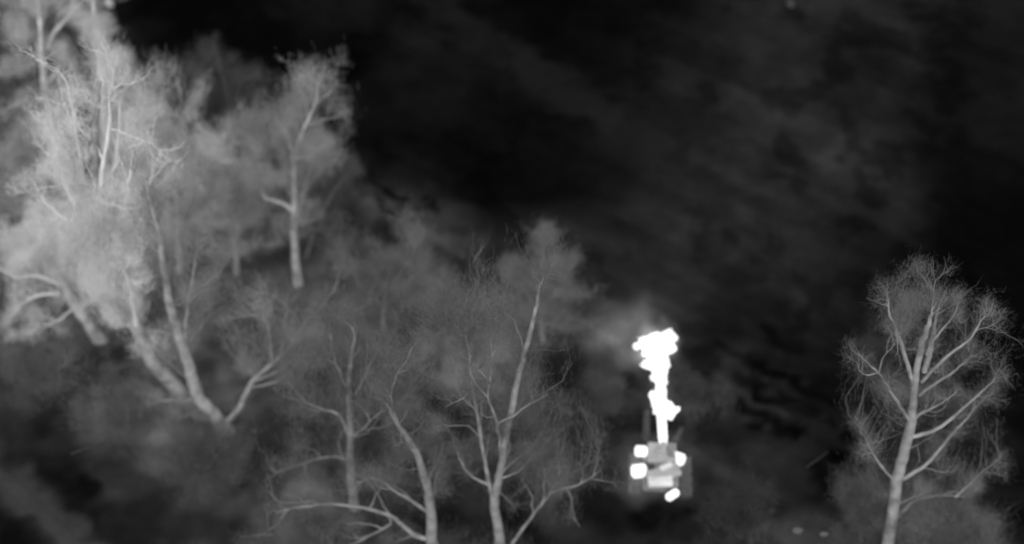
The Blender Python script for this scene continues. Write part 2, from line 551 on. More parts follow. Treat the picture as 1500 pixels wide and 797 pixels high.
# right hand tree
tree('bare_tree', 'pale bare tree with rising side limbs, alone on the right beyond the robot',
     [(1300, 812), (1312, 720), (1322, 670), (1335, 620), (1340, 570), (1352, 500), (1362, 470), (1367, 452)], (21, 5),
     [([(1341, 575), (1330, 535), (1316, 490), (1304, 462), (1301, 446)], 9, 3),
      ([(1354, 545), (1362, 515), (1367, 490), (1371, 465), (1376, 448)], 11, 4),
      ([(1322, 702), (1340, 692), (1361, 676), (1397, 633), (1410, 620), (1430, 596)], 8, 2.5),
      ([(1336, 640), (1360, 634), (1381, 623), (1417, 593), (1440, 572), (1458, 556)], 8, 2.5),
      ([(1340, 612), (1352, 604), (1380, 590), (1402, 574)], 6, 2),
      ([(1346, 580), (1361, 568), (1392, 548), (1412, 532), (1424, 520)], 6, 2),
      ([(1350, 560), (1361, 548), (1387, 522), (1417, 500), (1432, 478), (1444, 460)], 7, 2),
      ([(1357, 520), (1367, 500), (1384, 478), (1398, 460), (1404, 442)], 5, 2),
      ([(1312, 760), (1324, 748), (1341, 733), (1381, 726), (1415, 729)], 7, 2.5),
      ([(1312, 742), (1330, 732), (1352, 724)], 5, 2),
      ([(1310, 705), (1295, 688), (1281, 668), (1270, 650)], 5, 2),
      ([(1334, 620), (1314, 588), (1298, 564), (1286, 547), (1256, 518)], 7, 2),
      ([(1400, 728), (1427, 703), (1440, 690), (1453, 682)], 4, 2)],
     [(1330, 470, 18, 50, .2, 70, 60), (1338, 515, 13, 40, .0, 60, 60), (1350, 545, 12, 40, .0, 30, 50), (1410, 480, 44, 60, .6, 22, 16), (1450, 510, 30, 60, -.4, 14, 14),
      (1395, 540, 46, 46, .2, 20, 16), (1430, 590, 46, 40, -.5, 14, 14), (1295, 550, 30, 50, .5, 22, 20), (1400, 640, 50, 40, .4, 14, 14),
      (1280, 640, 26, 46, .6, 16, 16), (1425, 690, 40, 30, .2, 14, 16), (1390, 450, 26, 26, .3, 12, 18), (1312, 600, 22, 60, -.3, 14, 18)],
     .35, Y=23.9, group=TG, twig_albedo=.21, mist=.5, gap=.42, web=26000, twig_r=.0013, tl=.30, forks=.6)
# double-stemmed tree at lower middle
tree('bare_tree', 'bare tree with twin upright stems at the bottom, left of the robot',
     [(733, 815), (731, 780), (724, 735), (730, 705), (737, 665), (747, 608), (762, 543), (779, 477), (787, 440), (790, 415)], (19, 4),
     [([(724, 740), (717, 712), (709, 668), (703, 630), (696, 590), (690, 560)], 11, 4),
      ([(738, 690), (752, 676), (770, 662)], 4, 2),
      ([(742, 812), (752, 794), (782, 753), (807, 723), (847, 710), (880, 690)], 9, 2.5),
      ([(800, 730), (812, 712), (822, 690)], 3, 1.5),
      ([(716, 710), (702, 704), (686, 693), (674, 674), (668, 655)], 7, 2.5),
      ([(736, 700), (760, 690), (780, 668)], 4, 2),
      ([(697, 596), (690, 560), (688, 520), (680, 480)], 4, 2),
      ([(735, 670), (728, 620), (715, 580), (722, 520)], 7, 3)],
     [(730, 520, 60, 80, .5, 60, 26), (780, 450, 60, 60, .4, 46, 26), (700, 440, 80, 60, .8, 60, 24), (800, 385, 46, 40, .4, 40, 26),
      (680, 600, 50, 60, .4, 30, 22), (790, 620, 60, 60, .6, 34, 20), (830, 680, 50, 50, .2, 26, 18), (640, 440, 80, 50, 1.4, 50, 24),
      (735, 600, 26, 60, .3, 26, 24)],
     .26, Y=24.1, group=TG, twig_albedo=.15, mist=.26, web=12000)
# forked tree left of it
tree('bare_tree', 'bare tree with long crooked side limbs reaching left along the bottom edge',
     [(636, 820), (633, 790), (629, 728), (622, 700), (611, 668), (596, 640), (578, 613), (566, 590)], (21, 5),
     [([(628, 750), (616, 743), (600, 732), (576, 718), (558, 704), (541, 700), (528, 706)], 8, 3),
      ([(628, 790), (606, 783), (585, 765), (566, 753), (526, 743), (485, 738), (455, 741), (425, 745), (405, 752)], 11, 2.5),
      ([(570, 758), (571, 768), (545, 783), (510, 800), (480, 806)], 5, 2.5),
      ([(612, 782), (590, 790), (572, 797)], 4, 2),
      ([(630, 735), (637, 720), (638, 703), (648, 680)], 6, 2.5),
      ([(582, 620), (574, 590), (577, 560), (590, 535)], 5, 2)],
     [(590, 570, 40, 50, .3, 36, 24), (640, 650, 30, 50, .3, 26, 22), (560, 690, 60, 30, .2, 24, 18), (480, 720, 70, 36, .4, 34, 18),
      (560, 520, 50, 50, .5, 34, 22), (610, 540, 40, 40, .9, 26, 22)],
     .26, Y=24.1, group=TG, twig_albedo=.15, mist=.26, web=12000)
# upright tree with arms
tree('bare_tree', 'bare upright tree with two curled arms, left of the crooked-limbed tree',
     [(520, 742), (516, 720), (513, 678), (513, 618), (511, 563), (515, 520), (519, 490), (508, 470)], (16, 5),
     [([(514, 640), (523, 634), (534, 626), (546, 613), (566, 597), (576, 580)], 6, 2.5),
      ([(512, 640), (500, 612), (490, 604), (475, 600), (455, 593), (445, 586), (432, 572), (425, 562)], 8, 2.5),
      ([(513, 680), (506, 673), (490, 669), (465, 672), (435, 682), (405, 692)], 6, 2),
      ([(515, 530), (524, 512), (534, 500)], 5, 2),
      ([(512, 580), (500, 550), (490, 525), (484, 490)], 6, 2),
      ([(513, 590), (530, 560), (544, 530), (560, 505)], 5, 2)],
     [(512, 560, 26, 60, .1, 44, 30), (480, 540, 46, 60, .5, 44, 24), (545, 540, 40, 50, .3, 36, 22), (470, 480, 40, 46, .4, 30, 24),
      (530, 470, 50, 40, .5, 36, 22), (440, 640, 50, 40, .5, 26, 16), (440, 560, 30, 30, .1, 20, 20)],
     .25, group=TG, twig_albedo=.15, mist=.28, web=12000)
# V shaped tree
tree('bare_tree', 'bare tree forking low into a wide V, one stem leaning far right',
     [(331, 627), (312, 606), (291, 583), (282, 555), (276, 532), (261, 487), (250, 450), (241, 400), (234, 350), (224, 310), (214, 262)], (26, 8),
     [([(328, 622), (340, 610), (351, 598), (360, 578), (371, 558), (395, 536), (417, 517), (434, 494), (447, 472), (466, 458)], 15, 4),
      ([(398, 533), (396, 505), (392, 480), (384, 462), (372, 450)], 5, 2),
      ([(430, 500), (446, 492), (470, 488)], 5, 2),
      ([(412, 522), (425, 528), (440, 520)], 4, 2),
      ([(376, 555), (368, 545), (362, 536)], 4, 2),
      ([(289, 580), (270, 588), (240, 586), (225, 592)], 6, 2),
      ([(270, 515), (272, 480), (275, 450), (283, 400), (290, 360)], 9, 3),
      ([(300, 596), (270, 610), (250, 618)], 5, 2)],
     [(240, 340, 40, 60, .2, 50, 26), (225, 260, 36, 60, .5, 50, 26), (285, 380, 36, 60, .6, 36, 22), (430, 470, 46, 40, .3, 40, 22),
      (390, 470, 40, 40, .5, 26, 20), (440, 530, 36, 26, .2, 24, 20), (270, 590, 50, 20, .2, 26, 16), (330, 440, 50, 60, 1., 40, 20)],
     .32, group=TG, twig_albedo=.27, mist=.34, web=16000)
# big pale tree
tree('pale_tree', 'big brightest tree on the left with a broad dense pale crown',
     [(300, 606), (262, 572), (226, 532), (201, 482), (175, 447), (158, 412), (150, 360), (142, 300), (138, 240), (140, 180), (146, 120)], (30, 12),
     [([(201, 485), (196, 450), (190, 420), (178, 390)], 12, 5),
      ([(156, 405), (140, 340), (124, 270), (112, 200), (106, 150)], 16, 5), ([(148, 350), (160, 280), (172, 210), (176, 150)], 15, 5),
      ([(152, 385), (120, 320), (92, 260), (80, 200)], 13, 4), ([(144, 320), (150, 250), (160, 180), (158, 120)], 13, 4),
      ([(165, 430), (190, 370), (212, 300), (226, 240)], 13, 4), ([(150, 365), (108, 330), (70, 300), (50, 270)], 10, 3),
      ([(152, 380), (170, 340), (182, 300), (190, 260), (196, 210)], 14, 5),
      ([(146, 330), (128, 290), (112, 240), (104, 190)], 14, 5),
      ([(155, 400), (130, 372), (104, 350), (84, 330)], 10, 4),
      ([(160, 415), (175, 380), (205, 340), (215, 300)], 10, 4)],
     [(125, 270, 22, 70, -.3, 90, 60), (142, 360, 20, 60, -.2, 80, 60), (140, 330, 36, 90, 0, 120, 60), (120, 250, 40, 70, .3, 130, 56), (170, 240, 40, 80, .3, 110, 46), (150, 395, 22, 50, 0, 60, 40),
      (200, 260, 36, 70, .6, 80, 40), (190, 340, 30, 50, .4, 60, 30), (180, 440, 28, 40, .2, 16, 20), (145, 160, 50, 60, .6, 80, 34),
      (230, 510, 40, 40, .2, 10, 16), (95, 220, 30, 60, .5, 50, 34)],
     .30, group=TG, twig_albedo=.80, mist=.8, gap=.41, limb_albedo=.82, forks=1.3, web=24000, tl=.27, twig_r=.0022)
# far left lower tree
tree('pale_tree', 'short pale leaning tree at the left edge with limbs reaching left',
     [(150, 503), (132, 478), (112, 450), (95, 421), (78, 392), (66, 376), (50, 350)], (22, 8),
     [([(98, 425), (85, 416), (61, 406), (40, 404), (24, 407), (0, 394), (-20, 388)], 8, 3),
      ([(78, 395), (100, 386), (132, 377), (146, 372)], 6, 2.5),
      ([(116, 455), (124, 448), (136, 440)], 6, 2),
      ([(88, 430), (60, 432), (40, 440), (24, 452), (18, 464)], 6, 2.5),
      ([(62, 372), (40, 362), (16, 350), (6, 330)], 9, 3), ([(80, 395), (74, 365), (62, 335), (58, 310)], 9, 3), ([(84, 402), (92, 370), (104, 340), (108, 315)], 9, 3),
      ([(110, 450), (84, 470), (60, 478), (36, 490)], 4, 2)],
     [(66, 345, 46, 36, 0, 120, 54), (36, 345, 36, 36, .3, 40, 36), (100, 350, 30, 40, .2, 60, 36), (40, 405, 46, 30, .1, 18, 14),
      (60, 450, 50, 26, .2, 18, 18), (120, 400, 24, 30, .1, 30, 24)],
     .40, group=TG, twig_albedo=.74, mist=.7, limb_albedo=.78, forks=1.3, web=20000, tl=.27, twig_r=.0022)
# tree upper centre-left
tree('bare_tree', 'grey bare tree with a squared elbow limb, against the black field',
     [(436, 412), (433, 380), (431, 340), (431, 301), (430, 260), (429, 230), (424, 205), (414, 188)], (16, 6),
     [([(430, 310), (414, 298), (398, 293), (387, 289), (382, 270), (381, 246), (376, 225), (366, 205)], 11, 5),
      ([(382, 278), (374, 270), (366, 266)], 4, 2),
      ([(429, 232), (440, 232), (452, 228), (462, 222), (472, 217)], 9, 4),
      ([(430, 230), (440, 205), (450, 180), (462, 150), (466, 120)], 11, 5),
      ([(446, 190), (448, 206), (447, 226)], 3, 2),
      ([(433, 330), (440, 300), (448, 270), (456, 240)], 11, 5),
      ([(386, 262), (398, 264), (412, 268)], 3, 2)],
     [(455, 150, 36, 50, .4, 70, 34), (430, 180, 50, 40, .2, 56, 30), (390, 220, 40, 50, .3, 50, 26), (475, 200, 30, 40, .3, 40, 26),
      (450, 280, 40, 50, .5, 40, 24), (385, 180, 36, 40, .6, 44, 28), (365, 260, 36, 50, .5, 44, 26), (405, 300, 30, 40, .4, 20, 18)],
     .42, group=TG, twig_albedo=.34, mist=.42, gap=.44, web=16000, forks=1.6)
# leaning stem right of it
tree('sapling', 'thin grey sapling leaning right behind the elbow-limbed tree',
     [(446, 374), (458, 345), (470, 318), (483, 292), (494, 274), (506, 258)], (9, 4),
     [([(462, 336), (476, 331), (490, 326)], 3, 1.5)],
     [(500, 285, 30, 36, .2, 34, 22), (520, 320, 40, 40, .5, 36, 22), (480, 330, 26, 36, .3, 22, 20)],
     .16, group=TG, twig_albedo=.12, cat='young tree')
# dark slender tree at the edge of the field
tree('slim_tree', 'slim dim tree with a crooked top at the black field edge',
     [(336, 300), (336, 240), (335, 200), (334, 160), (331, 130), (324, 105), (318, 92)], (8, 4),
     [([(334, 165), (345, 145), (352, 125), (372, 112)], 4, 2),
      ([(335, 190), (346, 170), (350, 150)], 4, 2),
      ([(334, 140), (316, 120), (300, 112)], 3, 1.5)],
     [(330, 150, 36, 46, .3, 40, 18), (380, 140, 34, 34, .5, 40, 24), (290, 100, 60, 24, .8, 40, 14), (340, 220, 30, 50, .3, 30, 20)],
     .15, group=TG, twig_albedo=.09)
# misty grey trees
tree('dense_tree', 'wide misty grey tree with fine twigs between the brightest tree and the elbow-limbed tree',
     [(262, 400), (262, 350), (260, 300), (256, 250), (250, 200)], (12, 5),
     [([(261, 330), (285, 280), (305, 240), (312, 210)], 7, 3), ([(259, 290), (235, 240), (222, 190)], 7, 3),
      ([(262, 340), (230, 300), (212, 260)], 6, 3)],
     [(250, 180, 56, 60, .3, 120, 44), (300, 230, 50, 60, .3, 100, 40), (220, 210, 44, 70, .2, 80, 44), (270, 270, 60, 60, .2, 90, 34),
      (330, 290, 46, 50, .5, 60, 30), (230, 300, 40, 50, .3, 50, 30)],
     .46, group=TG, twig_albedo=.56, mist=.75, forks=1.5)
tree('dense_tree', 'narrow misty grey tree with fine twigs under the slim dim tree',
     [(345, 400), (346, 360), (350, 320), (352, 270)], (10, 4),
     [([(347, 340), (330, 300), (322, 260)], 5, 2), ([(349, 320), (372, 280), (380, 240)], 5, 2)],
     [(350, 260, 44, 50, .3, 70, 34), (320, 240, 36, 50, .3, 50, 30), (380, 250, 30, 40, .3, 40, 26), (345, 330, 50, 36, .3, 40, 22)],
     .32, group=TG, twig_albedo=.44)
# upper left stems
tree('tall_tree', 'tall pale stem rising out of the brightest crown to the top edge',
     [(168, 330), (158, 260), (153, 190), (150, 130), (146, 80), (139, 30), (136, -20)], (13, 7),
     [([(147, 90), (138, 66), (136, 40)], 4, 2), ([(152, 150), (166, 120), (172, 96)], 4, 2)],
     [(165, 120, 40, 50, .4, 60, 28), (180, 180, 40, 60, .5, 60, 30), (140, 70, 20, 30, .3, 8, 8), (190, 120, 36, 20, .5, 20, 14)],
     .60, group=TG, twig_albedo=.62, mist=.45, forks=1.3)
tree('tall_tree', 'tall pale stem with a long limb slanting up right across the top left corner',
     [(84, 280), (76, 210), (68, 150), (62, 90), (58, 30), (52, -30)], (13, 7),
     [([(70, 70), (78, 50), (90, 36), (102, 22), (120, 2), (140, -18)], 8, 4),
      ([(60, 40), (66, 16), (76, -10)], 6, 3),
      ([(97, 30), (108, 28), (128, 32)], 5, 2),
      ([(72, 120), (86, 100), (92, 70)], 6, 3)],
     [(34, 60, 44, 70, .3, 90, 34), (20, 120, 40, 60, .5, 80, 34), (60, 160, 46, 60, .5, 70, 34), (20, 20, 40, 40, .4, 60, 34)],
     .58, group=TG, twig_albedo=.60, mist=.5, forks=1.3)
tree('edge_tree', 'grey tree at the left edge with three level branches poking into view',
     [(-30, 330), (-28, 250), (-26, 180), (-26, 110), (-24, 30)], (12, 6),
     [([(-27, 236), (-4, 234), (20, 232)], 5, 2), ([(-26, 108), (-2, 109), (16, 107), (34, 106)], 5, 2),
      ([(-27, 178), (0, 166), (30, 150), (62, 148)], 4, 2)],
     [(20, 200, 40, 70, .6, 60, 26), (30, 270, 40, 50, .4, 60, 24), (60, 230, 30, 50, .6, 40, 24), (10, 300, 30, 30, .4, 30, 24)],
     .40, group=TG, twig_albedo=.40)
# brush behind the middle trees
tree('brush_tree', 'low spreading grey brush tree whose twig mist fills the middle, left of the flash',
     [(560, 480), (562, 450), (566, 420), (570, 390)], (10, 4),
     [([(562, 450), (590, 420), (620, 390)], 5, 2), ([(562, 450), (530, 420), (510, 390)], 5, 2), ([(564, 430), (600, 380), (612, 350)], 4, 2)],
     [(570, 390, 70, 50, .2, 90, 30), (630, 380, 60, 46, .3, 80, 30), (500, 400, 60, 50, .3, 60, 24), (600, 340, 50, 24, .2, 34, 20)],
     .24, group=TG, twig_albedo=.18, mist=.5)
tree('brush_tree', 'rounded grey brush tree with a pale tip, just up left of the flash',
     [(795, 500), (793, 470), (792, 430), (794, 390), (797, 354)], (9, 4),
     [([(793, 450), (820, 420), (838, 390)], 5, 2), ([(793, 460), (765, 420), (752, 390)], 5, 2)],
     [(795, 385, 42, 30, .1, 70, 30), (770, 420, 60, 50, .2, 60, 26), (830, 430, 50, 50, .3, 50, 24)],
     .26, group=TG, twig_albedo=.20, mist=.6)

# ------------------------------------------------------------------ shrubs
def shrub(name, label, px, py, rx, ry, albedo, n=60, k=30, group='shrubs on the slope'):
    foot = [(px, py + ry * .75), (px + 2, py + ry * .2), (px, py - ry * .3)]
    return tree(name, label, foot, (7, 3),
                [([(px, py + ry * .7), (px - rx * .4, py), (px - rx * .6, py - ry * .3)], 4, 2),
                 ([(px, py + ry * .7), (px + rx * .4, py), (px + rx * .6, py - ry * .3)], 4, 2)],
                [(px, py, rx, ry, 0, n, k)], albedo, group=group, twig_albedo=albedo, tl=.42, mist=.6, web=3000, cat='shrub', trunk_name='stem')

shrub('round_shrub', 'rounded grey shrub at the bottom right under the lone tree', 1395, 785, 76, 56, .15, 190, 46)
shrub('tall_shrub', 'tall soft grey shrub just left of the lone tree foot', 1262, 740, 32, 70, .12, 110, 40)
shrub('low_shrub', 'small dim shrub between the lone tree and the dark ruts', 1288, 520, 30, 34, .05, 44, 26)
shrub('low_shrub', 'low grey shrub below the leaning left edge tree', 60, 540, 70, 40, .14, 70, 22)
shrub('low_shrub', 'pale brushy shrub spreading at the foot of the V tree', 300, 660, 60, 40, .11, 90, 30)
shrub('low_shrub', 'grey shrub on the dark slope left of the V tree', 185, 592, 70, 44, .14, 80, 22)
shrub('low_shrub', 'grey tuft close beside the gun smoke on its left', 882, 578, 34, 20, .10, 26, 18)
shrub('low_shrub', 'dim shrub just right of the long flash', 1012, 575, 26, 22, .06, 40, 24)
shrub('low_shrub', 'dim shrub on the bottom edge, right of the robot', 1090, 740, 50, 44, .05, 60, 26)

# undergrowth that reads as one mass
def undergrowth():
    n = 120000
    px = rng.uniform(150, 900, n); py = rng.uniform(330, 830, n)
    keep = fbm(px * .012, py * .012, 3) > .47
    px, py = px[keep], py[keep]
    d = np.array([ray(a, b) for a, b in zip(px, py)])
    t = -CAM_H / d[:, 2]
    x, y = d[:, 0] * t, d[:, 1] * t
    ok = cover_level(px, py, x, y)[0] > 52
    x, y = x[ok], y[ok]
    z = ground_z(x, y) - .02
    n = len(x)
    A0 = np.stack([x, y, z], 1)
    ln = rng.uniform(.12, .4, n)[:, None]
    dr = unit(rng.normal(size=(n, 3)) * .5 + np.array([0, 0, .5]))
    V, Q = cones(A0, A0 + dr * ln, np.full(n, .0025))
    o = mesh_np('undergrowth', V, Q, material('undergrowth', .12, .3, .8, bump=0), smooth=False)
    set_props(o, 'thin grey scrub and dead stems covering the ground under the trees', 'undergrowth', kind='stuff')
undergrowth()

# ------------------------------------------------------------------ small things
def lump(name, label, cat, px, py, w, h, alb, group=None):
    g = on_ground(px, py); m = g.length and (Vector((0, 0, CAM_H)) - g).length / F
    bm = bmesh.new(); bmesh.ops.create_icosphere(bm, subdivisions=3, radius=1)
    r_ = np.random.default_rng(int(px))
    k = r_.normal(size=(5, 3)) * 1.6; ph = r_.random(5) * 6
    for v in bm.verts:
        f = 1 + sum(.11 * math.sin(v.co.dot(Vector(k[i])) * 1.5 + ph[i]) for i in range(5))
        v.co = v.co * f
        v.co.x *= w * m * (.5 + .12 * math.sin(v.co.y * 3 + v.co.z * 4)); v.co.y *= w * m * .42; v.co.z *= h * m * .5
    zmin = min(v.co.z for v in bm.verts)
    for v in bm.verts: v.co.z -= zmin * .7
    o = mesh_bm(name, bm, material(name + '_skin', alb, .3, 6), smooth=True)
    o.location = (g.x, g.y, gz(g.x, g.y))
    set_props(o, label, cat, group)

lump('stone', 'pale flat stone at the bottom edge, nearer the robot of the two', 'stone', 1166, 781, 13, 8, .11, 'pale stones at the bottom edge')
lump('stone', 'pale stone at the bottom edge, nearer the lone tree of the two', 'stone', 1206, 787, 10, 9, .12, 'pale stones at the bottom edge')
lump('stone', 'small dim stone in the black hollow left of the lone tree', 'stone', 1236, 731, 10, 8, .05)
lump('stone', 'tiny grey stone on the far field at the top edge', 'stone', 1157, 10, 10, 8, .09)
lump('stone', 'bright white lump at the top edge right of the tall stems', 'stone', 160, 4, 12, 10, .5)

def stick(label, p0, p1, wpx, alb):
    a, b = on_ground(*p0), on_ground(*p1)
    a.z = gz(a.x, a.y) + .03; b.z = gz(b.x, b.y) + .05
    mid = (a + b) / 2; mid.z += .05; mid.x += .06
    org = tuple(a)
    P = smooth_poly(np.array([a, mid, b]), 6)
    V, Q = tubes(P[None], np.linspace(wpx, wpx * .5, len(P))[None] * .009, 7)
    o = mesh_np('fallen_branch', V, Q, material('fallen_wood', alb, .2, 6), origin=org)
    o.location = org
    set_props(o, label, 'branch')
stick('thin pale fallen branch on the dark ground between robot and lone tree', (1180, 686), (1212, 664), 2.4, .05)
stick('dim fallen branch lying among the scrub, upper left of the twin-stem tree', (612, 545), (636, 530), 3, .2)
stick('grey snapped stick lying on the dark left slope', (105, 668), (160, 648), 2.4, .06)

# ------------------------------------------------------------------ robot
M_HULL = material('robot_hull', .22, .15, 5, .6, .05)
M_DECK = material('robot_deck', .40, .12, 4, .6, .05)
M_PALE = material('robot_warm_plate', .72, .08, 4, .6, .05)
M_TRACK = material('robot_track', .05, .3, 8, .9, .2)
M_DARK = material('robot_dark', .012, .2, 8, .9, 0)
M_STEEL = material('robot_steel', .10, .2, 8, .5, .05)
HOT = glow('hot_motor', .85)
HOT_GUN = glow('hot_barrel', .95)

def boxm(bm, c, s, rot=None, bev=.015):
    r = bmesh.ops.create_cube(bm, size=1)
    vs = r['verts']
    bmesh.ops.scale(bm, vec=s, verts=vs)
    es = list({e for v in vs for e in v.link_edges})
    if bev:
        rr = bmesh.ops.bevel(bm, geom=es, offset=min(bev, min(s) * .3), segments=2, affect='EDGES', profile=.6)
        vs = list({v for f in rr['faces'] for v in f.verts} | {v for v in vs if v.is_valid})
    if rot: bmesh.ops.rotate(bm, cent=(0, 0, 0), matrix=rot, verts=vs)
    bmesh.ops.translate(bm, vec=c, verts=vs)

def cylm(bm, a, b, r, r2=None, seg=16):
    a, b = Vector(a), Vector(b); d = b - a
    res = bmesh.ops.create_cone(bm, cap_ends=True, segments=seg, radius1=r, radius2=r if r2 is None else r2, depth=d.length)
    q = Vector((0, 0, 1)).rotation_difference(d.normalized()).to_matrix()
    bmesh.ops.rotate(bm, cent=(0, 0, 0), matrix=q, verts=res['verts'])
    bmesh.ops.translate(bm, vec=(a + b) / 2, verts=res['verts'])

rc = on_ground(966, 704)
RZ = gz(rc.x, rc.y)
robot = empty('ground_robot', (rc.x, rc.y, RZ), R(-4))
set_props(robot, 'small tracked robot with four white-hot spots, firing its gun away from the camera', 'robot')

def P(bm, name, mat, parent=robot, smooth=False):
    return mesh_bm(name, bm, mat, parent, smooth)

# tracks
for s in (-1, 1):
    bm = bmesh.new()
    prof = [(-.74, .12), (-.62, .02), (.36, .02), (.58, .16), (.60, .26), (.44, .36), (-.60, .40), (-.78, .28)]
    vs = [[bm.verts.new((s * .62 + dx, y, z)) for (y, z) in prof] for dx in (-.12, .12)]
    bm.faces.new(vs[0]); bm.faces.new(vs[1][::-1])
    for i in range(len(prof)):
        j = (i + 1) % len(prof)
        bm.faces.new((vs[0][i], vs[1][i], vs[1][j], vs[0][j]))
    bmesh.ops.recalc_face_normals(bm, faces=bm.faces)
    t = P(bm, 'track', M_TRACK)
    for y in np.linspace(-.56, .40, 12):
        bm = bmesh.new(); boxm(bm, (s * .62, y, .385), (.25, .04, .05), bev=0)
        mesh_bm('cleat', bm, M_STEEL, t)
    for y in (-.55, -.2, .15, .46):
        bm = bmesh.new()
        cylm(bm, (s * .74, y, .2), (s * .79, y, .2), .15)
        mesh_bm('road_wheel', bm, M_STEEL, t)
# hull
bm = bmesh.new(); boxm(bm, (0, -.06, .36), (.92, 1.16, .34), bev=.10); P(bm, 'hull', M_HULL)
bm = bmesh.new(); boxm(bm, (.02, .34, .60), (.72, .66, .14), Matrix.Rotation(R(-6), 3, 'X'), .03); P(bm, 'front_deck', M_DECK)
bm = bmesh.new(); boxm(bm, (.06, -.36, .62), (.86, .36, .14), Matrix.Rotation(R(24), 3, 'Z'), .03); P(bm, 'slanted_plate', M_DECK)
bm = bmesh.new(); boxm(bm, (-.02, -.60, .60), (.62, .26, .18), Matrix.Rotation(R(6), 3, 'Z'), .04); P(bm, 'rear_box', M_PALE)
bm = bmesh.new(); boxm(bm, (.12, -.18, .70), (.34, .14, .08), Matrix.Rotation(R(32), 3, 'Z'), .03); P(bm, 'battery_pack', M_PALE)
bm = bmesh.new(); boxm(bm, (-.30, -.06, .545), (.26, .26, .05), Matrix.Rotation(R(10), 3, 'Z'), .01); P(bm, 'dark_gap', M_DARK)  # black slab set where the deck has a dark gap
# hot motors
def blob(name, c, r, mat, parent, seed, sx=(1, 1, 1), sub=3):
    bm = bmesh.new(); bmesh.ops.create_icosphere(bm, subdivisions=sub, radius=1)
    q = np.random.default_rng(seed); k = q.normal(size=(4, 3)) * 1.8; ph = q.random(4) * 6
    for v in bm.verts:
        f = 1 + sum(.09 * math.sin(v.co.dot(Vector(k[i])) * 1.6 + ph[i]) for i in range(4))
        v.co = Vector((v.co.x * sx[0], v.co.y * sx[1], v.co.z * sx[2])) * (f * r) + Vector(c)
    return mesh_bm(name, bm, mat, parent, True)

def local(px, py, z):
    p = on_ground(px, py, RZ + z)
    return robot.matrix_basis.inverted() @ p
def motor(px, py, z, r, seg, name='drive_motor', tilt=0, ln=1.0):
    """a finned motor housing: drum with end caps"""
    c = local(px, py, z)
    bm = bmesh.new()
    ax = Vector((math.cos(tilt), math.sin(tilt), 0)) * ln
    cylm(bm, c - ax * r * .95, c + ax * r * .95, r, seg=20)
    cylm(bm, c - ax * r * 1.15, c - ax * r * .95, r * .7, r * .8, seg=20)
    cylm(bm, c + ax * r * .95, c + ax * r * 1.15, r * .8, r * .7, seg=20)
    for k in range(4):
        u = -r * .7 + k * r * .47
        cylm(bm, c + ax * (u - .012), c + ax * (u + .012), r * 1.08, seg=20)
    return P(bm, name, HOT)
bpy.context.view_layer.update()
motor(939, 661, .58, .135, 1)
motor(936, 690, .52, .165, 2, tilt=.2)
motor(993, 672, .52, .15, 3, tilt=-.4)
motor(985, 725, .50, .095, 4, 'exhaust_muffler', tilt=.75, ln=1.6)
# brackets that carry them
for (px, py, z) in ((939, 661, .3), (936, 690, .25), (993, 672, .25), (985, 725, .25)):
    c = local(px, py, z + .1)
    bm = bmesh.new(); boxm(bm, (c.x * .9, c.y * .95, .36), (.18, .14, .24), bev=.02); P(bm, 'motor_bracket', M_STEEL)
# gun mount
bm = bmesh.new(); g0 = local(970, 662, .7)
cylm(bm, (g0.x, g0.y, .5), (g0.x, g0.y, .80), .24, .17, 24); boxm(bm, (g0.x, g0.y, .83), (.24, .34, .12), bev=.03)
P(bm, 'gun_mount', M_DECK)
bm = bmesh.new(); g0 = local(971.5, 655, .93); boxm(bm, (g0.x, g0.y, g0.z), (.13, .34, .14), bev=.02); P(bm, 'gun_receiver', M_DECK)
bm = bmesh.new(); boxm(bm, (g0.x + .21, g0.y, .84), (.16, .26, .20), bev=.02); P(bm, 'ammunition_box', M_HULL)
bm = bmesh.new()
b0, b1 = local(971.5, 648, .95), local(967.5, 588, 1.02)
bd = b1 - b0
cylm(bm, b0, b0 + bd * .75, .10, .12, 20)
for k in range(5): cylm(bm, b0 + bd * (.12 + k * .12), b0 + bd * (.15 + k * .12), .118, seg=20)
cylm(bm, b0 + bd * .75, b1, .12, .16, 20)
P(bm, 'gun_barrel', HOT_GUN, smooth=True)
# guide rails either side of the barrel, camera mast
bm = bmesh.new(); a0, a1 = local(946, 641, .6), local(947, 602, .7); cylm(bm, a0, a1, .11, .09, 14); cylm(bm, (a0.x, a0.y, .42), a0, .05); P(bm, 'front_arm', M_TRACK)
bm = bmesh.new(); a0, a1 = local(988, 648, .6), local(999, 628, .66); cylm(bm, a0, a1, .08, .07, 14); cylm(bm, (a0.x, a0.y, .42), a0, .04); P(bm, 'front_arm', M_TRACK)
bm = bmesh.new(); cylm(bm, (-.40, -.66, .5), (-.40, -.68, 1.3), .012, .006, 8); P(bm, 'antenna', M_STEEL)

